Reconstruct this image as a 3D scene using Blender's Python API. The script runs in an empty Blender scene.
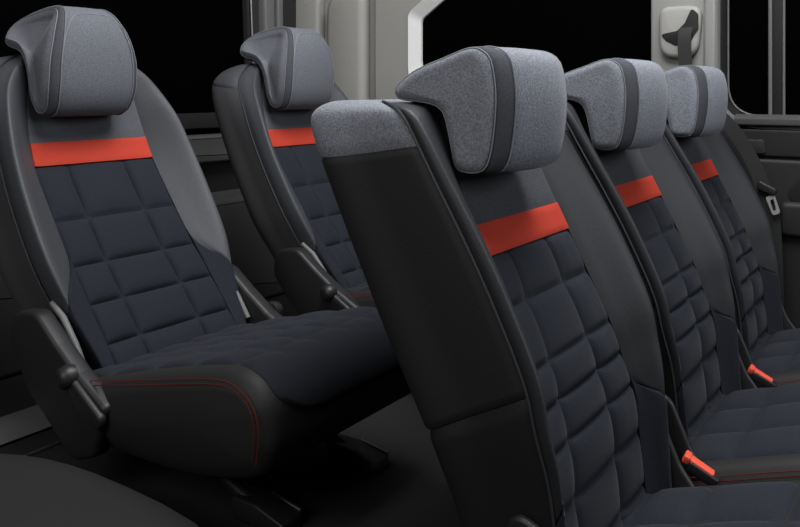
import bpy, bmesh, math, random
from mathutils import Vector, Matrix
random.seed(4)
SC = bpy.context.scene
COL = SC.collection

# ------------------------------------------------------------------ camera, world, lights, exposure
PHI = math.atan(555.0 / 800.0)
cam_data = bpy.data.cameras.new('camera')
cam_data.sensor_width = 36.0
cam_data.lens = 36.0
cam_data.shift_y = -(263.5 - 90.0) / 800.0
cam_data.clip_start = 0.02
cam = bpy.data.objects.new('camera', cam_data)
COL.objects.link(cam)
cam.location = (0, 0, 1.0)
cam.rotation_euler = (math.pi / 2, 0, PHI)
SC.camera = cam

SC.view_settings.view_transform = 'Standard'
SC.view_settings.look = 'None'
SC.view_settings.gamma = 1.0
SC.view_settings.use_curve_mapping = False
SC.view_settings.exposure = 0.0

world = bpy.data.worlds.new('world')
SC.world = world
world.use_nodes = True
world.node_tree.nodes['Background'].inputs[0].default_value = (0.5, 0.52, 0.56, 1)
world.node_tree.nodes['Background'].inputs[1].default_value = 0.05


def area_light(name, loc, target, sx, sy, power, col=(1, 1, 1), spread=180):
    d = bpy.data.lights.new(name, 'AREA')
    d.shape = 'RECTANGLE'
    d.size, d.size_y = sx, sy
    d.energy = power
    d.color = col
    d.spread = math.radians(spread)
    o = bpy.data.objects.new(name, d)
    COL.objects.link(o)
    o.location = loc
    o.rotation_euler = (Vector(target) - Vector(loc)).to_track_quat('-Z', 'Y').to_euler()
    return o


area_light('roof_softbox', (-0.2, 1.0, 2.7), (-0.75, 1.3, 0.7), 1.6, 1.2, 55, (0.97, 0.98, 1.0))
area_light('front_light', (2.2, 1.5, 1.9), (-0.6, 1.3, 0.7), 1.4, 1.0, 28, (0.93, 0.96, 1.0))  # unseen lamp ahead of the seats, not a windscreen
area_light('rear_fill_light', (-0.55, 1.2, 2.1), (-0.95, 1.2, 0.5), 0.4, 1.0, 11, (0.97, 0.98, 1.0))  # unseen lamp added over the rear row to brighten its cushion fronts
area_light('camera_side_fill', (-0.6, -1.6, 2.2), (-0.7, 1.3, 1.0), 1.6, 1.0, 26, (1.0, 0.98, 0.96))  # fill lamp added on the camera side to rake the seat sides


# ------------------------------------------------------------------ materials
def new_mat(name):
    m = bpy.data.materials.new(name)
    m.use_nodes = True
    nt = m.node_tree
    b = nt.nodes['Principled BSDF']
    return m, nt, b


def mat(name, col, rough=0.6, spec=0.35, metal=0.0, noise=None, var=0.0, bump=0.0, sheen=0.0, stretch=(1, 1, 1)):
    """procedural surface: base colour varied by noise and the same noise as bump"""
    m, nt, b = new_mat(name)
    b.inputs['Base Color'].default_value = (*col, 1)
    b.inputs['Roughness'].default_value = rough
    b.inputs['Specular IOR Level'].default_value = spec
    b.inputs['Metallic'].default_value = metal
    if sheen:
        b.inputs['Sheen Weight'].default_value = sheen
        b.inputs['Sheen Roughness'].default_value = 0.4
    if noise:
        tc = nt.nodes.new('ShaderNodeTexCoord')
        mp = nt.nodes.new('ShaderNodeMapping')
        mp.inputs['Scale'].default_value = stretch
        nz = nt.nodes.new('ShaderNodeTexNoise')
        nz.inputs['Scale'].default_value = noise
        nz.inputs['Detail'].default_value = 4
        nt.links.new(tc.outputs['Object'], mp.inputs['Vector'])
        nt.links.new(mp.outputs['Vector'], nz.inputs['Vector'])
        if var:
            r = nt.nodes.new('ShaderNodeMapRange')
            r.inputs['From Min'].default_value = 0.3
            r.inputs['From Max'].default_value = 0.7
            r.inputs['To Min'].default_value = 1 - var
            r.inputs['To Max'].default_value = 1 + var
            mx = nt.nodes.new('ShaderNodeVectorMath')
            mx.operation = 'SCALE'
            mx.inputs[0].default_value = col
            nt.links.new(nz.outputs['Fac'], r.inputs['Value'])
            nt.links.new(r.outputs['Result'], mx.inputs['Scale'])
            nt.links.new(mx.outputs['Vector'], b.inputs['Base Color'])
        if bump:
            bp = nt.nodes.new('ShaderNodeBump')
            bp.inputs['Strength'].default_value = bump
            bp.inputs['Distance'].default_value = 0.002
            nt.links.new(nz.outputs['Fac'], bp.inputs['Height'])
            nt.links.new(bp.outputs['Normal'], b.inputs['Normal'])
    return m


M = {
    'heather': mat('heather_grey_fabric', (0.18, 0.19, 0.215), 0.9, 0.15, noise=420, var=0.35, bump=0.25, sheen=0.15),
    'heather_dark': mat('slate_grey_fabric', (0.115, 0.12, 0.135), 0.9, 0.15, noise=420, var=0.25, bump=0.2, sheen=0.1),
    'band': mat('charcoal_band_fabric', (0.055, 0.058, 0.066), 0.85, 0.2, noise=500, var=0.2, bump=0.15),
    'bolster': mat('charcoal_leather', (0.044, 0.0465, 0.052), 0.55, 0.35, noise=260, var=0.08, bump=0.12),
    'yoke_soft': mat('grey_upper_fabric', (0.085, 0.088, 0.097), 0.9, 0.15, noise=420, var=0.2, bump=0.2),
    'bolster_mid': mat('black_charcoal_leather', (0.0195, 0.0205, 0.023), 0.55, 0.35, noise=260, var=0.08, bump=0.12),
    'reveal': mat('white_window_reveal', (0.62, 0.62, 0.6), 0.5, 0.3, noise=200, var=0.03),
    'yoke': mat('dark_grey_fabric', (0.058, 0.06, 0.066), 0.9, 0.15, noise=420, var=0.25, bump=0.2),
    'quilt': mat('navy_quilted_fabric', (0.0092, 0.0115, 0.0172), 0.85, 0.25, noise=380, var=0.25, bump=0.25, sheen=0.06),
    'red': mat('orange_red_fabric', (0.42, 0.04, 0.022), 0.8, 0.2, noise=420, var=0.08, bump=0.15),
    'vinyl': mat('black_vinyl', (0.016, 0.016, 0.016), 0.6, 0.3, noise=300, var=0.08, bump=0.1),
    'plastic': mat('black_plastic', (0.014, 0.014, 0.015), 0.45, 0.4, noise=350, var=0.06, bump=0.05),
    'thread': mat('grey_thread', (0.19, 0.2, 0.215), 0.8, 0.2, noise=900, var=0.1),
    'dark_thread': mat('dark_grey_piping', (0.03, 0.032, 0.036), 0.6, 0.3, noise=900, var=0.1),
    'red_thread': mat('red_thread', (0.10, 0.010, 0.009), 0.8, 0.2, noise=900, var=0.1),
    'vinyl_soft': mat('charcoal_vinyl', (0.048, 0.048, 0.050), 0.6, 0.3, noise=300, var=0.08, bump=0.1),
    'chrome': mat('chrome_metal', (0.7, 0.7, 0.7), 0.15, 0.5, 1.0, noise=60, var=0.03),
    'steel': mat('brushed_steel', (0.35, 0.35, 0.36), 0.35, 0.5, 1.0, noise=200, var=0.08, stretch=(1, 8, 1)),
    'trim': mat('warm_grey_trim_plastic', (0.30, 0.294, 0.275), 0.65, 0.3, noise=200, var=0.03, bump=0.05),
    'trim_light': mat('pale_grey_trim_plastic', (0.26, 0.26, 0.25), 0.55, 0.3, noise=200, var=0.03, bump=0.04),
    'panel': mat('dark_grey_moulded_plastic', (0.022, 0.021, 0.021), 0.55, 0.3, noise=280, var=0.08, bump=0.1),
    'carpet': mat('dark_grey_carpet', (0.022, 0.022, 0.022), 0.95, 0.1, noise=500, var=0.35, bump=0.6),
    'rubber': mat('black_rubber', (0.012, 0.012, 0.012), 0.6, 0.3, noise=120, var=0.05),
    'webbing': mat('dark_grey_belt_webbing', (0.025, 0.025, 0.025), 0.7, 0.25, noise=300, var=0.15, bump=0.2, stretch=(6, 6, 1)),
    'sill': mat('mid_grey_moulding', (0.12, 0.12, 0.12), 0.5, 0.35, noise=250, var=0.06, bump=0.05),
    'ledge': mat('tailgate_grey_plastic', (0.06, 0.06, 0.06), 0.6, 0.3, noise=250, var=0.06, bump=0.05),
    'arch': mat('wheel_arch_plastic', (0.013, 0.013, 0.013), 0.7, 0.25, noise=350, var=0.12, bump=0.1),
    'buckle_red': mat('red_buckle_plastic', (0.7, 0.09, 0.05), 0.4, 0.4, noise=60, var=0.04),
}


def glass_mat():
    m, nt, b = new_mat('dark_privacy_glass')
    b.inputs['Base Color'].default_value = (0.001, 0.001, 0.0012, 1)
    b.inputs['Roughness'].default_value = 0.08
    b.inputs['Specular IOR Level'].default_value = 0.0
    nz = nt.nodes.new('ShaderNodeTexNoise')
    nz.inputs['Scale'].default_value = 3
    r = nt.nodes.new('ShaderNodeMapRange')
    r.inputs['To Min'].default_value = 0.06
    r.inputs['To Max'].default_value = 0.1
    nt.links.new(nz.outputs['Fac'], r.inputs['Value'])
    nt.links.new(r.outputs['Result'], b.inputs['Roughness'])
    return m


M['glass'] = glass_mat()


# ------------------------------------------------------------------ helpers
def link(name, me, m, parent=None, off=(0, 0, 0)):
    """one mesh object; vertices are given in world space, off is the root's place"""
    for v in me.vertices:
        v.co -= Vector(off)
    me.materials.append(M[m])
    for p in me.polygons:
        p.use_smooth = True
    o = bpy.data.objects.new(name, me)
    COL.objects.link(o)
    if parent:
        o.parent = parent
    return o


def mesh_from(verts, faces, sharp_angle=None):
    me = bpy.data.meshes.new('mesh')
    me.from_pydata([tuple(v) for v in verts], [], faces)
    bm = bmesh.new()
    bm.from_mesh(me)
    bmesh.ops.remove_doubles(bm, verts=bm.verts, dist=1e-6)
    bmesh.ops.recalc_face_normals(bm, faces=bm.faces)
    if sharp_angle:
        lim = math.radians(sharp_angle)
        for e in bm.edges:
            if len(e.link_faces) == 2 and e.calc_face_angle(0) > lim:
                e.smooth = False
    bm.to_mesh(me)
    bm.free()
    return me


def cr(p0, p1, p2, p3, t):
    return 0.5 * (2 * p1 + (p2 - p0) * t + (2 * p0 - 5 * p1 + 4 * p2 - p3) * t * t + (3 * p1 - p0 - 3 * p2 + p3) * t ** 3)


def spline(tab, x):
    """Catmull-Rom through a list of vectors, x in index units"""
    n = len(tab)
    x = max(0.0, min(n - 1.0, x))
    i = min(int(x), n - 2)
    f = x - i
    g = lambda k: tab[max(0, min(n - 1, k))]
    return cr(g(i - 1), g(i), g(i + 1), g(i + 2), f)


def smooth(a, b, x):
    t = max(0.0, min(1.0, (x - a) / (b - a)))  # also falls when b < a
    return t * t * (3 - 2 * t)


def patch(name, P, mp, na, nb, m, parent, off, thick=0.006, drop=0.003, dropw=0.08, lift=0.0, h=None, edges='abAB', flip=1):
    """a closed sheet of cloth or plastic cut from the surface P(s,t); mp maps (a,b) in 0..1 to (s,t)"""
    outer, inner = [], []
    for i in range(na + 1):
        a = i / na
        for j in range(nb + 1):
            b = j / nb
            s, t = mp(a, b)
            p = P(s, t)
            e = 1e-3
            ds = P(s + e, t) - P(s - e, t)
            dt = P(s, t + e) - P(s, t - e)
            n = ds.cross(dt)
            if n.length < 1e-12:
                n = Vector((1, 0, 0))
            n.normalize()
            n *= flip
            k = 0.0
            da = [a if 'a' in edges else 1, 1 - a if 'A' in edges else 1, b if 'b' in edges else 1, 1 - b if 'B' in edges else 1]
            k = max(max(0.0, 1 - x / dropw) for x in da)
            hh = lift - drop * k * k
            if h:
                hh += h(a, b)
            outer.append(p + n * hh)
            inner.append(p - n * thick)
    w = nb + 1
    N = len(outer)
    faces = []
    for i in range(na):
        for j in range(nb):
            q = [i * w + j, i * w + j + 1, (i + 1) * w + j + 1, (i + 1) * w + j]
            faces.append(q)
            faces.append([N + x for x in reversed(q)])
    rim = [j for j in range(w)] + [i * w + nb for i in range(1, na + 1)] + [na * w + j for j in range(nb - 1, -1, -1)] + [i * w for i in range(na - 1, 0, -1)]
    for k in range(len(rim)):
        x, y = rim[k], rim[(k + 1) % len(rim)]
        faces.append([y, x, N + x, N + y])
    me = mesh_from(outer + inner, faces, 55)
    return link(name, me, m, parent, off)


def tube_mesh(pts, r, n=8, closed=False):
    pts = [Vector(p) for p in pts]
    verts, faces = [], []
    prev = None
    L = len(pts)
    for i, p in enumerate(pts):
        a = pts[i - 1] if (i > 0 or closed) else pts[0]
        b = pts[(i + 1) % L] if (i < L - 1 or closed) else pts[-1]
        d = (b - a).normalized()
        up = prev if prev else (Vector((0, 0, 1)) if abs(d.z) < 0.9 else Vector((1, 0, 0)))
        x = d.cross(up).normalized()
        y = x.cross(d).normalized()
        prev = y
        rr = r[i] if isinstance(r, (list, tuple)) else r
        for k in range(n):
            an = 2 * math.pi * k / n
            verts.append(p + x * math.cos(an) * rr + y * math.sin(an) * rr)
    seg = L if closed else L - 1
    for i in range(seg):
        for k in range(n):
            a0, a1 = i * n + k, i * n + (k + 1) % n
            b0, b1 = ((i + 1) % L) * n + k, ((i + 1) % L) * n + (k + 1) % n
            faces.append([a0, a1, b1, b0])
    if not closed:
        faces.append(list(range(n))[::-1])
        faces.append([(L - 1) * n + k for k in range(n)])
    return mesh_from(verts, faces, 50)


def fillet(poly, r, seg=5):
    """round the corners of a 2D polygon; r is one radius or one per corner"""
    out = []
    n = len(poly)
    for i in range(n):
        p0, p1, p2 = Vector(poly[i - 1]), Vector(poly[i]), Vector(poly[(i + 1) % n])
        ri = r[i] if isinstance(r, (list, tuple)) else r
        u, v = (p0 - p1), (p2 - p1)
        ang = u.angle(v)
        d = min(ri / max(1e-6, math.tan(ang / 2)), u.length * 0.49, v.length * 0.49)
        a, b = p1 + u.normalized() * d, p1 + v.normalized() * d
        for k in range(seg + 1):
            t = k / seg
            out.append((1 - t) ** 2 * a + 2 * t * (1 - t) * p1 + t * t * b)
    return out


def prism_mesh(poly, y0, y1, bevel=0.004, plane='xz', seg=3, holes=None):
    """extruded outline with bevelled rims; plane xz extrudes along y, yz along x, xy along z"""
    def put(u, v, w):
        return {'xz': Vector((u, w, v)), 'yz': Vector((w, u, v)), 'xy': Vector((u, v, w))}[plane]
    c = sum((Vector(p) for p in poly), Vector((0, 0))) / len(poly)
    n = len(poly)
    # inward offset of the outline by vertex normals
    area = sum(poly[i][0] * poly[(i + 1) % n][1] - poly[(i + 1) % n][0] * poly[i][1] for i in range(n))
    sg = 1 if area > 0 else -1
    nor = []
    for i in range(n):
        e1 = (Vector(poly[i]) - Vector(poly[i - 1]))
        e2 = (Vector(poly[(i + 1) % n]) - Vector(poly[i]))
        e1 = e1.normalized() if e1.length > 1e-9 else Vector((0, 0))
        e2 = e2.normalized() if e2.length > 1e-9 else Vector((0, 0))
        t = (e1 + e2)
        t = t.normalized() if t.length > 1e-9 else Vector((1, 0))
        nor.append(Vector((-t.y, t.x)) * sg)
    rings = []
    for k in range(seg + 1):
        an = math.pi / 2 * k / seg
        rings.append((bevel * (1 - math.sin(an)), y0 + bevel * (1 - math.cos(an))))
    rings += [(o, y0 + y1 - y) for o, y in reversed(rings)]
    verts, faces = [], []
    for o, y in rings:
        for i in range(n):
            q = Vector(poly[i]) + nor[i] * o
            verts.append(put(q.x, q.y, y))
    R = len(rings)
    for k in range(R - 1):
        for i in range(n):
            j = (i + 1) % n
            faces.append([k * n + i, k * n + j, (k + 1) * n + j, (k + 1) * n + i])
    faces.append([i for i in range(n)][::-1])
    faces.append([(R - 1) * n + i for i in range(n)])
    me = mesh_from(verts, faces, 50)
    return me


def prism(name, poly, y0, y1, m, parent=None, off=(0, 0, 0), bevel=0.004, plane='xz'):
    return link(name, prism_mesh(poly, y0, y1, bevel, plane), m, parent, off)


def ring_prism(name, outer, inner, y0, y1, m, parent=None, off=(0, 0, 0), plane='xz'):
    """frame between two outlines with the same number of points"""
    def put(u, v, w):
        return {'xz': Vector((u, w, v)), 'yz': Vector((w, u, v))}[plane]
    n = len(outer)
    verts = [put(*p, y) for y in (y0, y1) for poly in (outer, inner) for p in poly]
    faces = []
    for i in range(n):
        j = (i + 1) % n
        faces += [[i, j, n + j, n + i], [2 * n + i, 3 * n + i, 3 * n + j, 2 * n + j],
                  [i, 2 * n + i, 2 * n + j, j], [n + i, n + j, 3 * n + j, 3 * n + i]]
    return link(name, mesh_from(verts, faces, 40), m, parent, off)


def box_poly(x0, x1, z0, z1, r=0.0, seg=5):
    p = [(x0, z0), (x1, z0), (x1, z1), (x0, z1)]
    return fillet(p, r, seg) if r else [Vector(q) for q in p]


def thing(name, label, cat, loc, group=None):
    o = bpy.data.objects.new(name, None)
    COL.objects.link(o)
    o.empty_display_size = 0.05
    o.location = loc
    o['label'] = label
    o['category'] = cat
    if group:
        o['group'] = group
    return o


def struct(o, label=None):
    o['kind'] = 'structure'
    if label:
        o['label'] = label
    return o


# ------------------------------------------------------------------ the seat
def make_back_surface(table, yc, z0):
    """table rows bottom to top: R(x,z), C(x,z), wo, wi, qp ; returns P(s,t), s in row units, t in -8..8"""
    tab = [Vector((r[0][0], r[0][1], r[1][0], r[1][1], r[2], r[3], r[4], r[5] if len(r) > 5 else 1.0)) for r in table]

    def P(s, t):
        v = spline(tab, s)
        R, C = Vector((v[0], v[1])), Vector((v[2], v[3]))
        wo, wi, qp = v[4], v[5], v[6]
        ff = v[7]
        wi = min(wi, wo * ff * 0.88)
        lim = max(0.3, 1 - 0.0)
        kn = [(0, qp), (wi * 0.55, qp), (wi, qp + 0.03), (wi + (wo * ff - wi) * 0.80, 0.995), (wo * ff, 0.91),
              (wo, 0.45), (wo * 0.975, 0.02), (wo * 0.5, -0.04), (0, -0.05)]
        kn = [Vector(k) for k in kn]
        a = min(8.0, abs(t))
        i = min(int(a), 7)
        f = a - i

        def g(k):
            if k < 0:
                q = kn[-k]
                return Vector((-q.x, q.y))
            if k > 8:
                q = kn[16 - k]
                return Vector((-q.x, q.y))
            return kn[k]
        q = cr(g(i - 1), g(i), g(i + 1), g(i + 2), f)
        sg = 1 if t >= 0 else -1
        xz = R + (C - R) * q.y
        return Vector((xz.x, yc + sg * q.x, xz.y + z0))
    return P


def quilt(cols, rows, amp, seam_a=0.0):
    """pillows between stitched seams; cols, rows are seam positions in 0..1"""
    def f(b, a):
        def cell(x, seams):
            for k in range(len(seams) - 1):
                if seams[k] <= x <= seams[k + 1]:
                    u = (x - seams[k]) / (seams[k + 1] - seams[k])
                    return 1 - abs(2 * u - 1) ** 2.6
            return 0
        g = 0.0
        for x, seams, w in ((a, cols, 0.012), (b, rows, 0.008)):
            for q in seams[1:-1]:
                g = max(g, math.exp(-((x - q) / w) ** 2))
        return amp * (cell(a, cols) * cell(b, rows)) ** 0.6 - amp * 0.5 - 0.0025 * g
    return f


def headrest(root, off, prof, yc, W, z0, mats, posts, rnd=0.3, taper=0.0, vs=0.86, vi=0.6, arch=False, bow_d=0.018, pinch=0.06):
    """prof: side outline (x,z) anticlockwise; lofted sideways with soft ends"""
    pr = [Vector(p) for p in prof]
    n = len(pr)
    NP = 56
    # smooth closed spline, evenly sampled
    raw = []
    for i in range(n):
        for k in range(12):
            raw.append(cr(pr[i - 1], pr[i], pr[(i + 1) % n], pr[(i + 2) % n], k / 12))
    L = [0]
    for i in range(len(raw)):
        L.append(L[-1] + (raw[(i + 1) % len(raw)] - raw[i]).length)
    pts = []
    j = 0
    for k in range(NP):
        d = L[-1] * k / NP
        while L[j + 1] < d:
            j += 1
        f = (d - L[j]) / (L[j + 1] - L[j])
        pts.append(raw[j].lerp(raw[(j + 1) % len(raw)], f))
    c = sum(pts, Vector((0, 0))) / NP
    nor = []
    for k in range(NP):
        t = (pts[(k + 1) % NP] - pts[k - 1]).normalized()
        nv = Vector((-t.y, t.x))
        nor.append(nv)
    area = sum(pts[k].x * pts[(k + 1) % NP].y - pts[(k + 1) % NP].x * pts[k].y for k in range(NP))
    sg = 1 if area > 0 else -1

    xlo, xhi = min(p.x for p in pts), max(p.x for p in pts)
    zlo, zhi = min(p.y for p in pts), max(p.y for p in pts)

    def S(v, k):
        """v in -1..1 across, k profile index"""
        a = abs(v)
        r0 = 1 - rnd
        y = W * a
        ins = 0.0
        if a > r0:
            u = min(1.0, (a - r0) / rnd)
            ins = min(rnd * W, 0.022) * (1 - math.sqrt(max(0.0, 1 - u ** 2.2)))
        # crown: the front bows gently across the width
        p = pts[k % NP] + nor[k % NP] * sg * min(ins, 0.024)
        if ins > 0.024:
            p = p.lerp(c, min(0.5, (ins - 0.024) / 0.03))
        fw = smooth(xlo + 0.35 * (xhi - xlo), xhi, pts[k % NP].x)
        bow = bow_d * a ** 2 * fw
        zf = (pts[k % NP].y - zlo) / (zhi - zlo)
        y *= 1 - 0.7 * taper * smooth(0.35, 1.0, zf) ** 1.3 - 0.5 * taper * max(0.0, (zf - 0.72) / 0.28) ** 2.5 - pinch * smooth(0.25, 0.0, zf)
        return Vector((p.x - bow, yc + math.copysign(y, v), p.y + z0))

    def strip(name, v0, v1, nv, m, parent, cap0=False, cap1=False, lift=0.0):
        verts, faces = [], []
        for i in range(nv + 1):
            v = v0 + (v1 - v0) * i / nv
            if cap1 and i > 0:
                v = v0 + (v1 - v0) * math.sin(math.pi / 2 * i / nv)
            if cap0:
                v = v1 + (v0 - v1) * math.sin(math.pi / 2 * (nv - i) / nv)
            kk = 1.0
            edge = min(i, nv - i)
            for k in range(NP):
                q = S(v, k)
                if edge == 0 and not (cap0 and i == 0) and not (cap1 and i == nv):
                    p2 = nor[k] * sg * 0.0016
                    q = q + Vector((p2.x, 0, p2.y))
                verts.append(q)
        for i in range(nv):
            for k in range(NP):
                k2 = (k + 1) % NP
                faces.append([i * NP + k, i * NP + k2, (i + 1) * NP + k2, (i + 1) * NP + k])
        for first, i in ((True, 0), (False, nv)):
            base = i * NP
            v = v0 if first else v1
            cc = sum((verts[base + k] for k in range(NP)), Vector()) / NP
            # two inner rings then a centre so the end is softly domed
            prevb = base
            is_cap = cap0 if first else cap1
            for fr in (0.4, 0.75):
                nb = len(verts)
                for k in range(NP):
                    q = verts[base + k].lerp(cc, fr)
                    if is_cap:
                        q.y += math.copysign(0.001 * math.sin(fr * math.pi / 2), v)
                    elif abs(v) > 0.5:
                        q.y -= math.copysign(0.03 * fr, v) * (1 if (v > 0) == (not first) else 0)
                    verts.append(q)
                for k in range(NP):
                    k2 = (k + 1) % NP
                    f = [prevb + k, prevb + k2, nb + k2, nb + k]
                    faces.append(f if first else f[::-1])
                prevb = nb
            ci = len(verts)
            q = cc.copy()
            if is_cap:
                q.y += math.copysign(0.0012, v)
            elif abs(v) > 0.5:
                q.y -= math.copysign(0.03, v) * (1 if (v > 0) == (not first) else 0)
            verts.append(q)
            for k in range(NP):
                f = [prevb + k, prevb + (k + 1) % NP, ci]
                faces.append(f if first else f[::-1])
        me = mesh_from(verts, faces, 75)
        return link(name, me, m, parent, off)

    body = strip('headrest', -vi, vi, 12, mats[2], root)
    strip('side_pad', -1.0, -vs, 10, mats[0], body, cap0=True)
    strip('side_pad', vs, 1.0, 10, mats[0], body, cap1=True)
    strip('band', -vs, -vi, 5, mats[1], body)
    strip('band', vi, vs, 5, mats[1], body)
    for v in (-vs, -vi, vi, vs):
        loop = []
        for k in range(NP):
            q = S(v, k)
            nn = nor[k] * sg
            loop.append(q - Vector((nn.x, 0, nn.y)) * 0.0002)
        link('seam', tube_mesh(loop, 0.0010, 5, True), 'thread', body, off)
    if arch:          # the stitched arch over the top of the front pad
        fr = [k for k in range(NP) if nor[k].x * sg < -0.55 and pts[k].y > zlo + 0.2 * (zhi - zlo)]
        fr.sort(key=lambda k: pts[k].y)
        ln = []
        for i in range(41):
            an = math.pi * i / 40
            v = vi * math.copysign(abs(math.cos(an)) ** 0.45, math.cos(an))
            kk = (len(fr) - 1) * (0.3 + 0.7 * abs(math.sin(an)) ** 0.6)
            k0 = min(int(kk), len(fr) - 2)
            q = S(v, fr[k0]).lerp(S(v, fr[k0 + 1]), kk - k0)
            ln.append(q + Vector((0.0004, 0, 0)))
        link('seam', tube_mesh(ln, 0.0012, 5), 'thread', body, off)
    for (x, y, za, zb) in posts:
        link('post', tube_mesh([(x, yc + y, za + z0), (x, yc + y, zb + z0)], 0.006, 12), 'chrome', body, off)
        link('post_guide', tube_mesh([(x, yc + y, za + z0), (x, yc + y, za + z0 + 0.012)], 0.013, 14), 'plastic', body, off)
    return body


def cushion_surface(path, yc, W, z0, side_r=0.03):
    """path: (x,z) from crease over the top, round the nose to the underside; t across -1..1 top, beyond = sides"""
    tab = [Vector(p) for p in path]

    def P(s, t):
        p = spline(tab, s)
        a = abs(t)
        e = spline(tab, min(len(tab) - 1, s + 0.05)) - spline(tab, max(0, s - 0.05))
        e = e.normalized() if e.length > 1e-9 else Vector((1, 0))
        nv = Vector((-e.y, e.x))
        # flat middle with a rounded shoulder
        y = W * a
        dz = 0.0
        x0 = W - side_r
        if y > x0:
            u = min(1.0, (y - x0) / side_r)
            dz = -side_r * (1 - math.sqrt(max(0.0, 1 - u * u)))
        p = p + nv * dz
        return Vector((p.x, yc + math.copysign(y, t), p.y + z0))
    return P


def seat_cushion(root, off, yc, z0, W, path, side_poly, top_rows, ins_w, lobe_s, stitch, qrows, qcols, nose_i):
    """body of vinyl with a quilted cloth insert and red double stitching down each side"""
    P = cushion_surface(path, yc, W, z0)
    n = len(path) - 1
    # body: closed loft of the path with sides
    verts, faces = [], []
    NS, NT = 60, 28
    tv = [-1 + 2 * j / NT for j in range(NT + 1)]
    tv = [math.copysign(min(1, abs(t)) ** 0.6, t) if t else 0 for t in tv]
    for i in range(NS + 1):
        for t in tv:
            verts.append(P(n * i / NS, t))
    w = NT + 1
    for i in range(NS):
        for j in range(NT):
            faces.append([i * w + j, i * w + j + 1, (i + 1) * w + j + 1, (i + 1) * w + j])
    for j in range(NT):       # underside / back closing face
        faces.append([NS * w + j, NS * w + j + 1, j + 1, j])
    for side in (0, NT):
        cc = sum((verts[i * w + side] for i in range(NS + 1)), Vector()) / (NS + 1)
        cc.y += (0.006 if side else -0.006)
        ci = len(verts)
        verts.append(cc)
        for i in range(NS):
            faces.append([i * w + side, (i + 1) * w + side, ci])
        faces.append([NS * w + side, side, ci])
    body = link('cushion', mesh_from(verts, faces, 60), 'vinyl', root, off)
    # insert
    s_end = lobe_s

    def mp(a, b):
        s = 0.02 + (s_end - 0.02) * a
        k = 1.0
        if a > 0.80:
            u = (a - 0.80) / 0.20
            k = 0.25 + 0.75 * math.sqrt(max(0.0, 1 - u ** 2.4))
        return s, (2 * b - 1) * ins_w / W * k
    fq0 = quilt(qcols, qrows, 0.008)

    def fq(a, b):
        return fq0(a, b) * smooth(0.72, 0.58, a)
    patch('cushion_insert', P, mp, 84, 48, 'quilt', body, off, thick=0.004, drop=0.004, dropw=0.03, lift=0.005, h=fq)
    for sg in (-1, 1):
        for d in (0.0, 0.007):
            pts = []
            for i, (x, z) in enumerate(stitch):
                pts.append((x, z))
            tabv = [Vector(p) for p in pts]
            smp = [spline(tabv, (len(tabv) - 1) * k / 50) for k in range(51)]
            ln = []
            for k in range(51):
                e = (smp[min(50, k + 1)] - smp[max(0, k - 1)]).normalized()
                q = smp[k] + Vector((e.y, -e.x)) * (d + 0.001)
                u = 0.0025
                ln.append(Vector((q.x, yc + sg * (W + u - 0.0012), q.y + z0)))
            link('red_stitching', tube_mesh(ln, 0.0008, 5), 'red_thread', body, off)
    return body


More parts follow.
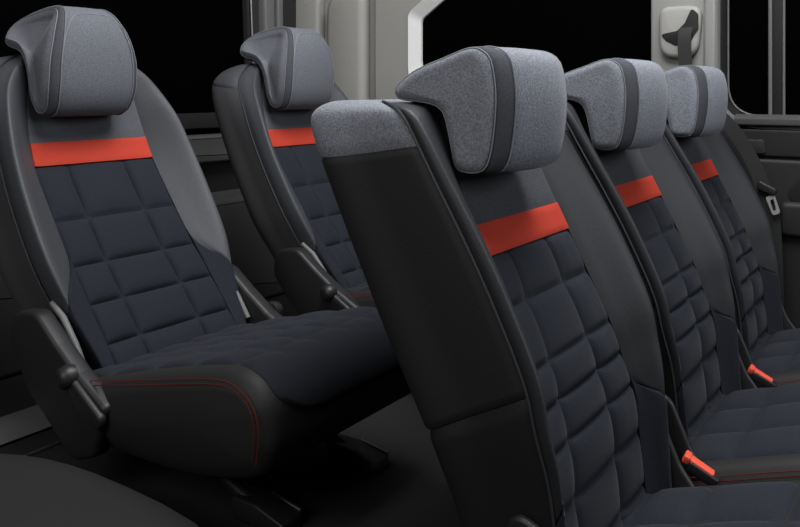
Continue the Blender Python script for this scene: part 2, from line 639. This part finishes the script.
def make_seat(cfg, label, group):
    yc, z0 = cfg['yc'], 1.0
    loc = (cfg['root_x'], yc, cfg['floor'])
    root = thing(cfg['name'], label, 'car seat', loc, group)
    off = loc
    P = make_back_surface(cfg['table'], yc, z0)
    n = len(cfg['table']) - 1
    tip, cap0 = cfg['tip'], cfg['cap']
    s_str0, s_str1 = cfg['stripe']
    TO = cfg['outer']                          # bolster / side shell border
    SW = cfg['sweep']
    TB = 2.0                                   # panel / bolster border

    def inner(s):
        """inner border of the bolster: sweeps out to the piping at its lower tip"""
        if s >= tip + SW:
            return TB
        u = max(0.0, (tip + SW - s) / SW)
        return TB + (TO - TB) * min(1.0, u) ** 2.2
    # quilted centre, dark lower flanks included below the bolster tips
    def bpatch(*a, **k):
        return patch(*a, flip=-1, **k)
    c = cfg['cols'] / TB
    low = 0.0

    def mp_panel(a, b):
        s = low + (s_str0 - low) * a
        return s, (2 * b - 1) * TB
    rows = cfg['rows']
    cols = [0, 0.5 - c / 2, 0.5 + c / 2, 1]
    bpatch('quilted_panel', P, mp_panel, 150, 84, 'quilt', root, off, lift=0.001, drop=0.002, dropw=0.02, h=quilt(cols, rows, cfg['amp']))
    bpatch('red_stripe', P, lambda a, b: (s_str0 + (s_str1 - s_str0) * a, (2 * b - 1) * TB), 8, 30, 'red', root, off, drop=0.002, dropw=0.06, lift=0.0015)
    bpatch('upper_panel', P, lambda a, b: (s_str1 + (n - s_str1) * a, (2 * b - 1) * TB), 40, 30, cfg['yoke_mat'], root, off, drop=0.002, dropw=0.03)
    for sg in (-1, 1):
        def mp_b(a, b, sg=sg):
            s = tip + (n - tip) * a
            t0 = inner(s)
            return s, sg * (t0 + (TO - t0) * (b if sg > 0 else 1 - b))
        bpatch('side_bolster', P, mp_b, 60, 22, cfg['bolster_mat'], root, off, drop=0.003, dropw=0.12)
        def mp_l(a, b, sg=sg):
            s = (tip + SW) * a
            t1 = inner(s)
            lo = TB
            return s, sg * (lo + (t1 - lo) * (b if sg > 0 else 1 - b))
        bpatch('lower_flank', P, mp_l, 30, 12, 'quilt', root, off, drop=0.002, dropw=0.1)
        # piping along the outer front edge
        pp = [P(tip * 0 + n * (0.02 + 0.95 * k / 60), sg * TO) for k in range(61)]
        link('piping', tube_mesh(pp, 0.0018, 6), 'dark_thread', root, off)
    # rear shell: sides and back in one moulding, and the fabric cap on its top
    def Pw(s, t):
        return P(s, t) if t <= 8 else P(s, -(16 - t))

    def tw(b):
        return TO + (16 - 2 * TO) * b

    def capline(t):
        return cap0 - cfg['cap_tilt'] * abs(t - 8) / 4.0
    ls = cfg['low_seam']
    bpatch('back_shell', Pw, lambda a, b: (ls + (capline(tw(b)) - ls) * a, tw(b)), 50, 60, cfg['shell_mat'], root, off, drop=0.003 if ls else 0.0, dropw=0.02)
    if ls:
        bpatch('lower_side_cover', Pw, lambda a, b: ((ls - cfg['low_tilt'] * (1 - abs(tw(b) - 8) / 4.0)) * a, tw(b)), 24, 50, 'plastic', root, off, drop=0.004, dropw=0.03, lift=-0.001)
    bpatch('top_cover', Pw, lambda a, b: (capline(tw(b)) + (n - capline(tw(b))) * a, tw(b)), 30, 60, cfg['cap_mat'], root, off, drop=0.003, dropw=0.05)
    headrest(root, off, cfg['head'], yc + cfg['head_dy'], cfg['head_w'], z0, cfg['head_mats'], cfg['posts'], **cfg['head_opts'])
    seat_cushion(root, off, yc + cfg['cushion_dy'], z0, **cfg['cushion'])
    cfg['extras'](root, off, yc, z0)
    return root


def copy_tree(o, parent=None):
    c = o.copy()
    COL.objects.link(c)
    if parent:
        c.parent = parent
    for ch in [x for x in COL.objects if x.parent == o]:
        copy_tree(ch, c)
    return c


# ---- rear (third row) seats
FLOOR3 = 0.36


def rear_extras(root, off, yc, z0):
    for sg in (-1, 1):
        y = yc + (0.178 if sg > 0 else -0.206)
        poly = fillet([(-1.305, -0.372), (-1.235, -0.362), (-1.175, -0.405), (-1.12, -0.44), (-1.045, -0.478),
                       (-1.075, -0.56), (-1.13, -0.58), (-1.25, -0.50), (-1.31, -0.43)],
                      [0.04, 0.04, 0.03, 0.02, 0.012, 0.02, 0.04, 0.06, 0.05])
        cov = prism('hinge_cover', [(p.x, p.y + z0) for p in poly], min(y, y + sg * 0.032), max(y, y + sg * 0.032), 'plastic', root, off, 0.008)
        rail = [(-1.255, -0.360), (-1.222, -0.380), (-1.188, -0.418), (-1.16, -0.455)]
        link('hinge_rail', tube_mesh([(x, yc + (0.170 if sg > 0 else -0.194), z + z0) for x, z in rail], [0.005, 0.006, 0.006, 0.005], 10), 'sill', cov, off)
        yk = y + sg * 0.026
        kn = tube_mesh([(-1.132, yk, z0 - 0.446), (-1.134, yk + sg * 0.010, z0 - 0.446), (-1.136, yk + sg * 0.022, z0 - 0.447), (-1.137, yk + sg * 0.026, z0 - 0.447)],
                       [0.017, 0.019, 0.016, 0.009], 16)
        link('recline_knob', kn, 'plastic', cov, off)
        lev = fillet([(-1.150, -0.448), (-1.122, -0.446), (-1.045, -0.490), (-1.052, -0.512), (-1.09, -0.505)], 0.012)
        link('release_lever', prism_mesh([(p.x, p.y + z0) for p in lev], min(yk, yk + sg * 0.014), max(yk, yk + sg * 0.014), 0.005), 'plastic', cov, off)
    # folding legs with floor hooks
    for sg in (-1, 1):
        y = yc + sg * 0.11
        lg = tube_mesh([(-0.99, y, z0 - 0.545), (-0.93, y, FLOOR3 + 0.045), (-0.86, y, FLOOR3 + 0.02), (-0.81, y, FLOOR3 + 0.014)],
                       [0.013, 0.013, 0.014, 0.012], 10)
        leg = link('leg', lg, 'plastic', root, off)
        hk = prism_mesh([(p.x, p.y) for p in fillet([(-0.89, FLOOR3), (-0.785, FLOOR3), (-0.785, FLOOR3 + 0.02), (-0.84, FLOOR3 + 0.034), (-0.89, FLOOR3 + 0.034)], 0.008)], y - 0.022, y + 0.022, 0.004)
        link('floor_hook', hk, 'plastic', leg, off)
        link('latch_bar', tube_mesh([(-0.85, y + 0.024, FLOOR3 + 0.03), (-0.79, y + 0.024, FLOOR3 + 0.022)], 0.0035, 8), 'steel', leg, off)


rear_cfg = dict(
    name='third_row_seat', yc=0.970, root_x=-1.0, floor=FLOOR3,
    table=[
        ((-1.28, -0.53), (-1.138, -0.50), 0.158, 0.138, 0.97),
        ((-1.32, -0.475), (-1.162, -0.45), 0.166, 0.138, 0.95),
        ((-1.365, -0.405), (-1.210, -0.375), 0.185, 0.138, 0.88),
        ((-1.412, -0.33), (-1.256, -0.295), 0.202, 0.136, 0.76),
        ((-1.459, -0.243), (-1.312, -0.205), 0.206, 0.134, 0.68),
        ((-1.500, -0.165), (-1.360, -0.125), 0.205, 0.132, 0.62, 0.99),
        ((-1.533, -0.095), (-1.398, -0.055), 0.204, 0.126, 0.66, 0.95),
        ((-1.560, -0.03), (-1.434, 0.0), 0.200, 0.116, 0.78, 0.88),
        ((-1.573, 0.015), (-1.455, 0.035), 0.188, 0.100, 0.84, 0.82),
        ((-1.568, 0.045), (-1.472, 0.056), 0.160, 0.085, 0.88, 0.8),
        ((-1.542, 0.064), (-1.495, 0.067), 0.125, 0.07, 0.9, 0.85),
        ((-1.518, 0.069), (-1.506, 0.069), 0.095, 0.06, 0.9),
    ],
    tip=1.9, sweep=1.3, cap=9.0, cap_tilt=2.0, cap_mat='bolster', low_seam=0, shell_mat='vinyl_soft', bolster_mat='bolster', yoke_mat='yoke_soft', outer=4.45,
    stripe=(4.96, 5.54), cols=0.86, rows=[0, 0.09, 0.26, 0.42, 0.58, 0.755, 1.0], amp=0.011,
    head=[(-1.550, 0.116), (-1.546, 0.094), (-1.525, 0.080), (-1.480, 0.068), (-1.452, 0.036), (-1.434, -0.030), (-1.410, -0.050), (-1.375, -0.044), (-1.356, -0.010),
          (-1.350, 0.040), (-1.354, 0.095), (-1.370, 0.138), (-1.400, 0.160), (-1.450, 0.162), (-1.510, 0.150), (-1.538, 0.136)],
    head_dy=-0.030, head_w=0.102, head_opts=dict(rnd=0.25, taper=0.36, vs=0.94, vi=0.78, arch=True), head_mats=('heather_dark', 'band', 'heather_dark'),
    posts=[(-1.505, -0.055, 0.035, 0.09), (-1.505, 0.055, 0.035, 0.09)],
    cushion_dy=-0.025,
    cushion=dict(W=0.200, path=[(-1.19, -0.478), (-1.08, -0.446), (-0.98, -0.417), (-0.89, -0.394), (-0.81, -0.378), (-0.765, -0.382), (-0.735, -0.408),
                                (-0.728, -0.445), (-0.733, -0.48), (-0.76, -0.515), (-0.85, -0.54), (-0.95, -0.552), (-1.06, -0.555)],
                 side_poly=None, top_rows=None, ins_w=0.172, lobe_s=6.9, nose_i=6,
                 stitch=[(-1.10, -0.449), (-0.983, -0.424), (-0.89, -0.403), (-0.81, -0.388), (-0.768, -0.394), (-0.745, -0.416), (-0.738, -0.445), (-0.742, -0.485)],
                 qrows=[0, 0.12, 0.27, 0.42, 0.57, 1.0], qcols=[0, 0.2, 0.4, 0.6, 0.8, 1]),
    extras=rear_extras)

seatA = make_seat(rear_cfg, 'dark grey third-row seat nearest the camera, at left edge, whole cushion showing', 'third-row seats')
seatB = copy_tree(seatA)
seatB.location.y += 0.632
seatB['label'] = 'dark grey third-row seat on the far side, cushion hidden behind the front row'


# ---- second row seats
FLOOR2 = 0.0


def mid_extras(root, off, yc, z0):
    for sg in (-1, 1):
        y = yc + sg * 0.190
        poly = fillet([(-0.395, -0.455), (-0.355, -0.47), (-0.325, -0.54), (-0.28, -0.60), (-0.28, -0.65), (-0.42, -0.67), (-0.43, -0.56)],
                      [0.03, 0.03, 0.06, 0.05, 0.02, 0.02, 0.06])
        prism('hinge_cover', [(p.x, p.y + z0) for p in poly], min(y, y + sg * 0.012), max(y, y + sg * 0.012), 'plastic', root, off, 0.005)
    ped = fillet([(-0.33, 0.0), (0.0, 0.0), (0.0, 0.05), (-0.06, 0.36), (-0.36, 0.30)], 0.02)
    prism('pedestal', [(p.x, p.y) for p in ped], yc - 0.17, yc + 0.17, 'plastic', root, off, 0.01)


mid_cfg = dict(
    name='second_row_seat', yc=0.982, root_x=-0.2, floor=FLOOR2,
    table=[
        ((-0.439, -0.734), (-0.318, -0.700), 0.172, 0.152, 0.80),
        ((-0.450, -0.653), (-0.328, -0.605), 0.175, 0.154, 0.76),
        ((-0.462, -0.571), (-0.336, -0.520), 0.181, 0.155, 0.74),
        ((-0.477, -0.491), (-0.344, -0.425), 0.189, 0.152, 0.74),
        ((-0.499, -0.433), (-0.356, -0.365), 0.196, 0.144, 0.73),
        ((-0.520, -0.387), (-0.369, -0.308), 0.198, 0.136, 0.72),
        ((-0.569, -0.298), (-0.407, -0.225), 0.199, 0.128, 0.73),
        ((-0.604, -0.230), (-0.442, -0.162), 0.199, 0.124, 0.75),
        ((-0.639, -0.161), (-0.481, -0.098), 0.199, 0.120, 0.79),
        ((-0.676, -0.086), (-0.515, -0.042), 0.198, 0.116, 0.85),
        ((-0.693, -0.046), (-0.530, -0.026), 0.196, 0.114, 0.89),
        ((-0.690, -0.026), (-0.545, -0.020), 0.190, 0.110, 0.92),
        ((-0.671, -0.015), (-0.570, -0.016), 0.176, 0.106, 0.94),
        ((-0.636, -0.013), (-0.594, -0.014), 0.162, 0.100, 0.95),
    ],
    tip=2.6, sweep=0.9, cap=9.35, cap_tilt=0.75, cap_mat='heather', low_seam=4.75, shell_mat='vinyl', bolster_mat='bolster_mid', yoke_mat='yoke', low_tilt=0.0, outer=4.0,
    stripe=(6.60, 7.17), cols=0.8, rows=[0, 0.13, 0.245, 0.37, 0.495, 0.62, 0.75, 0.875, 1.0], amp=0.010,
    head=[(-0.589, 0.004), (-0.59, -0.006), (-0.583, -0.013), (-0.562, -0.0155), (-0.532, -0.02), (-0.516, -0.032), (-0.502, -0.075), (-0.496, -0.092), (-0.482, -0.1), (-0.445, -0.101), (-0.424, -0.092), (-0.414, -0.06), (-0.41, -0.01), (-0.416, 0.03), (-0.428, 0.046), (-0.455, 0.053), (-0.5, 0.046), (-0.56, 0.026)],
    head_dy=-0.047, head_w=0.104, head_opts=dict(rnd=0.14, taper=0.03, pinch=0.0, vs=0.94, vi=0.72, bow_d=0.036), head_mats=('heather', 'band', 'heather'),
    posts=[(-0.565, -0.06, -0.02, 0.0), (-0.565, 0.06, -0.02, 0.0)],
    cushion_dy=0.0,
    cushion=dict(W=0.207, path=[(-0.41, -0.605), (-0.36, -0.580), (-0.28, -0.552), (-0.17, -0.514), (-0.07, -0.488), (0.0, -0.478), (0.045, -0.49),
                                (0.06, -0.53), (0.05, -0.58), (0.0, -0.61), (-0.1, -0.635), (-0.25, -0.665), (-0.38, -0.68)],
                 side_poly=None, top_rows=None, ins_w=0.176, lobe_s=6.9, nose_i=6,
                 stitch=[(-0.36, -0.588), (-0.28, -0.562), (-0.17, -0.524), (-0.07, -0.498), (0.0, -0.488), (0.036, -0.50), (0.05, -0.53), (0.04, -0.575)],
                 qrows=[0, 0.16, 0.30, 0.44, 0.58, 0.72, 1.0], qcols=[0, 0.33, 0.67, 1]),
    extras=mid_extras)

PITCH = 0.452
s1 = make_seat(mid_cfg, 'second-row seat nearest the camera, its whole black side showing', 'second-row seats')
s2 = copy_tree(s1)
s2.location.y += PITCH
s2['label'] = 'second-row seat in the middle, between the nearest and the farthest of its row'
s3 = copy_tree(s1)
s3.location.y += 2 * PITCH
s3['label'] = 'second-row seat farthest away, beside the black door panel'


# ------------------------------------------------------------------ the car body
def Z(poly):
    return [Vector((p[0], p[1] + 1.0)) for p in poly]


# floor: raised load floor, riser and footwell
struct(prism('floor', [(-1.46, 0.30), (-0.44, 0.30), (-0.44, 0.36), (-1.46, 0.36)], 0.1, 2.36, 'carpet', bevel=0.003))
struct(prism('floor', [(-0.48, -0.05), (1.2, -0.05), (1.2, 0.0), (-0.44, 0.0), (-0.44, 0.30), (-0.48, 0.30)], 0.1, 2.36, 'carpet', bevel=0.002))
struct(prism('floor', [(-2.04, 0.25), (-1.46, 0.25), (-1.46, 0.30), (-2.04, 0.30)], 0.1, 2.36, 'panel', bevel=0.002))
# load sill strips
struct(prism('trim_1', [(-1.52, 0.32), (-1.415, 0.36), (-1.40, 0.366), (-1.415, 0.374), (-1.50, 0.374)], 0.15, 2.2, 'sill', bevel=0.003))
struct(link('trim_2', tube_mesh([(-1.33, 0.15, 0.362), (-1.33, 2.2, 0.362)], 0.004, 8), 'steel'))

# wheel-arch cover in the foreground
def arch_cover():
    verts, faces = [], []
    NU, NV = 48, 16
    cx, cy, ax, ay, h = -0.90, 0.30, 0.36, 0.41, 0.137
    for j in range(NV + 1):
        f = j / NV
        an = f * math.pi / 2
        r = 1.0 - 0.28 * (1 - math.cos(an)) if f < 1 else 0.72
        z = 0.36 + h * math.sin(an) ** 0.8
        for i in range(NU):
            t = 2 * math.pi * i / NU
            c, s_ = math.cos(t), math.sin(t)
            x = cx + ax * r * math.copysign(abs(c) ** 0.75, c)
            y = cy + ay * r * math.copysign(abs(s_) ** 0.5, s_)
            verts.append(Vector((x, y, z)))
    for j in range(NV):
        for i in range(NU):
            k = (i + 1) % NU
            faces.append([j * NU + i, j * NU + k, (j + 1) * NU + k, (j + 1) * NU + i])
    faces.append([NV * NU + i for i in range(NU)])
    faces.append([i for i in range(NU)][::-1])
    return mesh_from(verts, faces, 60)


struct(link('trim_3', arch_cover(), 'arch'))

# far wall behind the rear seats: three moulded panels with grooves between them
WY = 2.22
wall = struct(prism('wall_left', Z([(-2.06, -0.70), (-1.40, -0.70), (-1.40, 0.62), (-2.06, 0.62)]), WY + 0.045, WY + 0.10, 'trim', bevel=0.002))
prism('groove_panel', fillet(Z([(-2.06, -0.70), (-1.905, -0.70), (-1.905, 0.62), (-2.06, 0.62)]), [0.03, 0.03, 0.05, 0.03]), WY, WY + 0.05, 'trim', wall, bevel=0.014)
prism('groove_panel', fillet(Z([(-1.862, -0.70), (-1.692, -0.70), (-1.692, 0.345), (-1.862, 0.345)]), [0.04, 0.04, 0.045, 0.07]), WY - 0.012, WY + 0.05, 'trim', wall, bevel=0.024)
prism('groove_panel', fillet(Z([(-1.862, 0.385), (-1.692, 0.385), (-1.692, 0.62), (-1.862, 0.62)]), 0.04), WY - 0.012, WY + 0.05, 'trim', wall, bevel=0.024)
# the wall round the side window
WIN = fillet(Z([(-1.470, 0.03), (-0.684, 0.03), (-0.684, 0.42), (-1.20, 0.42), (-1.470, 0.236)]), [0.07, 0.02, 0.03, 0.06, 0.03], 6)
WIN_O = fillet(Z([(-1.505, -0.01), (-0.672, -0.01), (-0.672, 0.46), (-1.215, 0.46), (-1.505, 0.258)]), [0.09, 0.02, 0.04, 0.07, 0.04], 6)
WALL_O = fillet(Z([(-1.642, -0.70), (-0.66, -0.70), (-0.66, 0.62), (-1.25, 0.62), (-1.642, 0.45)]), [0.004, 0.004, 0.004, 0.004, 0.09], 6)
ring_prism('window_surround', WALL_O, WIN_O, WY, WY + 0.05, 'trim', wall)


def slanted_ring(name, outer, yo, inner, yi, m, parent, thick=0.012):
    n = len(outer)
    verts = [Vector((p.x, yo, p.y)) for p in outer] + [Vector((p.x, yi, p.y)) for p in inner]
    verts += [Vector((p.x, yo + thick, p.y)) for p in outer] + [Vector((p.x, yi + thick, p.y)) for p in inner]
    faces = []
    for i in range(n):
        j = (i + 1) % n
        faces += [[i, j, n + j, n + i], [2 * n + i, 3 * n + i, 3 * n + j, 2 * n + j], [i, 2 * n + i, 2 * n + j, j], [n + i, n + j, 3 * n + j, 3 * n + i]]
    return link(name, mesh_from(verts, faces, 40), m, parent)


w1 = struct(prism('window_1', WIN, WY + 0.032, WY + 0.038, 'glass', bevel=0.001))
slanted_ring('window_frame', WIN_O, WY - 0.004, WIN, WY + 0.022, 'reveal', w1)

# pillar with the belt outlet, and its dark lower trim
pil = struct(prism('trim_4', Z([(-0.690, -0.075), (-0.525, -0.075), (-0.530, 0.62), (-0.690, 0.62)]), WY - 0.015, WY + 0.05, 'trim_light', bevel=0.010))
prism('edge_moulding', Z([(-0.548, -0.06), (-0.512, -0.06), (-0.514, 0.62), (-0.545, 0.62)]), WY - 0.030, WY + 0.02, 'trim_light', pil, bevel=0.012)
boss = fillet(Z([(-0.660, 0.085), (-0.560, 0.085), (-0.548, 0.225), (-0.662, 0.225)]), [0.045, 0.05, 0.035, 0.03], 6)
prism('belt_outlet_cover', boss, WY - 0.042, WY, 'trim', pil, bevel=0.014)
slot = fillet(Z([(-0.655, 0.150), (-0.610, 0.158), (-0.590, 0.178), (-0.572, 0.218), (-0.556, 0.200), (-0.556, 0.160), (-0.578, 0.122), (-0.615, 0.118), (-0.640, 0.132)]), 0.012, 4)
prism('belt_slot_shade', slot, WY - 0.0435, WY - 0.02, 'rubber', pil, bevel=0.001)  # dark patch laid on the cover, painting the shade inside the opening
struct(prism('trim_5', fillet(Z([(-0.69, -0.68), (-0.405, -0.68), (-0.405, -0.30), (-0.44, -0.14), (-0.478, -0.082), (-0.69, -0.075)]), 0.015), WY - 0.012, WY + 0.05, 'panel', bevel=0.008))

# sliding door: panel, window frame, divider bar, glass and a dark patch for the pull recess's shade
DY = WY + 0.02
door = struct(prism('door_1', fillet(Z([(-0.49, -0.95), (1.1, -0.95), (1.1, -0.085), (-0.49, -0.085)]), 0.01), DY, DY + 0.07, 'panel', bevel=0.008))
prism('window_sill', fillet([(DY - 0.022, 0.908), (DY + 0.05, 0.905), (DY + 0.05, 0.935), (DY - 0.005, 0.937), (DY - 0.022, 0.927)], 0.006), -0.475, 1.1, 'ledge', door, bevel=0.002, plane='yz')
prism('upper_panel', fillet(Z([(-0.445, -0.172), (1.1, -0.172), (1.1, -0.100), (-0.47, -0.100)]), 0.012), DY - 0.012, DY + 0.01, 'panel', door, bevel=0.006)
prism('lower_panel', fillet(Z([(-0.40, -0.92), (1.1, -0.92), (1.1, -0.178), (-0.435, -0.178)]), 0.015), DY - 0.014, DY + 0.01, 'panel', door, bevel=0.007)
prism('pocket_flap', fillet(Z([(-0.455, -0.165), (-0.40, -0.165), (-0.405, -0.128), (-0.452, -0.128)]), 0.008), DY - 0.017, DY, 'panel', door, bevel=0.003)
prism('pull_recess_shade', fillet(Z([(-0.37, -0.285), (-0.10, -0.285), (-0.10, -0.18), (-0.30, -0.19)]), 0.03), DY - 0.0155, DY, 'rubber', door, bevel=0.001)  # flat dark sheet standing in for the shade of a hollow
prism('pull_handle', fillet(Z([(-0.365, -0.37), (-0.05, -0.37), (-0.05, -0.282), (-0.365, -0.282)]), 0.02), DY - 0.035, DY, 'panel', door, bevel=0.012)
DIN = fillet(Z([(-0.499, -0.068), (0.60, -0.068), (0.60, 0.52), (-0.499, 0.52)]), [0.085, 0.08, 0.05, 0.05], 8)
DOUT = fillet(Z([(-0.528, -0.100), (0.66, -0.100), (0.66, 0.60), (-0.524, 0.60)]), [0.12, 0.1, 0.06, 0.06], 8)
DMID = fillet(Z([(-0.512, -0.082), (0.62, -0.082), (0.62, 0.55), (-0.512, 0.55)]), [0.10, 0.09, 0.05, 0.05], 8)
slanted_ring('window_frame', DOUT, DY - 0.012, DMID, DY + 0.008, 'sill', door)
slanted_ring('window_seal', DMID, DY + 0.002, DIN, DY + 0.03, 'rubber', door)
link('seal_bead', tube_mesh([(p.x, DY + 0.022, p.y) for p in DIN], 0.0025, 6, True), 'sill', door)
prism('glass_pane', DIN, DY + 0.036, DY + 0.042, 'glass', door, bevel=0.001)
bar = prism('divider_bar', Z([(-0.389, -0.08), (-0.365, -0.08), (-0.365, 0.52), (-0.389, 0.52)]), DY + 0.012, DY + 0.036, 'rubber', door, bevel=0.003)
for x in (-0.394, -0.362):
    link('bar_edge', tube_mesh([(x, DY + 0.016, 0.93), (x, DY + 0.016, 1.52)], 0.0055 if x < -0.38 else 0.0035, 8), 'sill', bar)

# tailgate: glass, ledges, lower trim and the far corner pillar
TX = -2.0
wr = struct(prism('wall_rear', fillet([(0.1, 0.30), (2.2, 0.30), (2.2, 0.66), (0.1, 0.66)], 0.02), TX - 0.06, TX + 0.12, 'ledge', bevel=0.02, plane='yz'))
prism('tailgate_ledge', fillet([(0.1, 0.765), (2.2, 0.765), (2.2, 0.855), (0.1, 0.855)], 0.01), TX - 0.05, TX + 0.03, 'ledge', wr, bevel=0.012, plane='yz')
prism('tailgate_gap', [(0.1, 0.64), (2.2, 0.64), (2.2, 0.78), (0.1, 0.78)], TX - 0.06, TX - 0.03, 'rubber', wr, bevel=0.002, plane='yz')
prism('glass_seal', [(0.1, 0.875), (2.2, 0.875), (2.2, 0.925), (0.1, 0.925)], TX - 0.05, TX, 'rubber', wr, bevel=0.006, plane='yz')
struct(prism('window_2', [(0.1, 0.85), (2.03, 0.85), (1.97, 1.7), (0.1, 1.7)], TX - 0.045, TX - 0.038, 'glass', bevel=0.001, plane='yz'))
col = struct(prism('trim_6', [(2.01, 0.60), (2.24, 0.60), (2.24, 1.7), (1.955, 1.7)], TX - 0.06, TX - 0.01, 'panel', bevel=0.012, plane='yz'))
prism('pillar_rib', [(2.045, 0.60), (2.09, 0.60), (2.075, 1.7), (2.015, 1.7)], TX - 0.03, TX + 0.02, 'sill', col, bevel=0.014, plane='yz')
prism('pillar_rib', [(2.105, 0.60), (2.135, 0.60), (2.125, 1.7), (2.09, 1.7)], TX - 0.03, TX + 0.015, 'sill', col, bevel=0.012, plane='yz')
link('pillar_bead', tube_mesh([(2.012 and TX, 2.008, 0.7), (TX, 1.962, 1.65)], 0.004, 8), 'steel', col)


# ------------------------------------------------------------------ belts and buckles
def ribbon(pts, w, axis, thick=0.0015):
    verts, faces = [], []
    ax = Vector(axis)
    for i, p in enumerate(pts):
        p = Vector(p)
        d = (Vector(pts[min(i + 1, len(pts) - 1)]) - Vector(pts[max(i - 1, 0)])).normalized()
        x = (ax - d * ax.dot(d)).normalized()
        nn = d.cross(x)
        for a, b in ((-1, -1), (1, -1), (1, 1), (-1, 1)):
            verts.append(p + x * w * 0.5 * a + nn * thick * b)
    for i in range(len(pts) - 1):
        for k in range(4):
            k2 = (k + 1) % 4
            faces.append([i * 4 + k, i * 4 + k2, i * 4 + 4 + k2, i * 4 + 4 + k])
    faces += [[3, 2, 1, 0], [len(verts) - 4 + k for k in range(4)]]
    return mesh_from(verts, faces, 40)


belt = thing('seat_belt', 'dark seat belt running from the pale pillar outlet down beside the far seat', 'seat belt', (-0.56, WY - 0.05, 1.16))
bo = (-0.56, WY - 0.05, 1.16)
ctl = [Vector(p) for p in [(-0.582, WY - 0.036, 1.175), (-0.588, WY - 0.052, 1.14), (-0.583, WY - 0.055, 1.06), (-0.560, WY - 0.06, 0.98),
                           (-0.475, WY - 0.073, 0.915), (-0.415, WY - 0.076, 0.82), (-0.385, WY - 0.076, 0.735), (-0.368, WY - 0.073, 0.66), (-0.362, WY - 0.068, 0.45), (-0.362, WY - 0.063, 0.32)]]
sm = [spline(ctl, 9 * k / 60) for k in range(61)]
link('webbing', ribbon(sm, 0.034, (1, 0, 0.0)), 'webbing', belt, bo)
tg = prism('tongue_grip', fillet(Z([(-0.405, -0.245), (-0.362, -0.262), (-0.358, -0.243), (-0.400, -0.222)]), 0.008), WY - 0.092, WY - 0.070, 'plastic', belt, bo, bevel=0.004)
to = fillet(Z([(-0.384, -0.264), (-0.364, -0.256), (-0.350, -0.300), (-0.367, -0.308)]), 0.006, 4)
cen = sum(to, Vector((0, 0))) / len(to)
ti = [cen + Vector(((p.x - cen.x) * 0.42, (p.y - cen.y) * 0.6)) for p in to]
ring_prism('tongue', to, ti, WY - 0.088, WY - 0.084, 'trim_light', tg, bo)


def make_buckle(x, y, z, label):
    t = thing('belt_buckle', label, 'seat belt buckle', (x, y, z), 'red belt buckles')
    o = (x, y, z)
    d = Vector((0.80, 0.10, -0.42)).normalized()
    up = Vector((0.42, 0, 0.80)).normalized()
    sd = d.cross(up).normalized()

    def block(name, a, b, w, h, m, parent, lift=0.0, r=0.004):
        poly = fillet([(a, -w), (b, -w * 0.9), (b, w * 0.9), (a, w)], r)
        me = prism_mesh(poly, lift - h, lift + h, 0.0025, plane='xy')
        for v in me.vertices:
            q = v.co.copy()
            v.co = Vector(o) + d * q.x + sd * q.y + up * q.z
        return link(name, me, m, parent, o)
    body = block('housing', 0.0, 0.045, 0.0105, 0.008, 'plastic', t)
    block('release_button', -0.006, 0.036, 0.0085, 0.005, 'buckle_red', body, 0.006)
    block('button_lip', -0.010, 0.000, 0.0110, 0.0065, 'buckle_red', body, 0.006)
    link('stalk', tube_mesh([Vector(o) + d * 0.05, Vector(o) + d * 0.09 - up * 0.02, Vector(o) + d * 0.09 - up * 0.07], 0.007, 8), 'plastic', t, o)
    return t


make_buckle(-0.322, 0.982 + PITCH / 2, 0.452, 'red belt buckle between the nearest and the middle second-row cushions')
make_buckle(-0.322, 0.982 + PITCH * 1.5, 0.452, 'red belt buckle between the middle and the farthest second-row cushions')
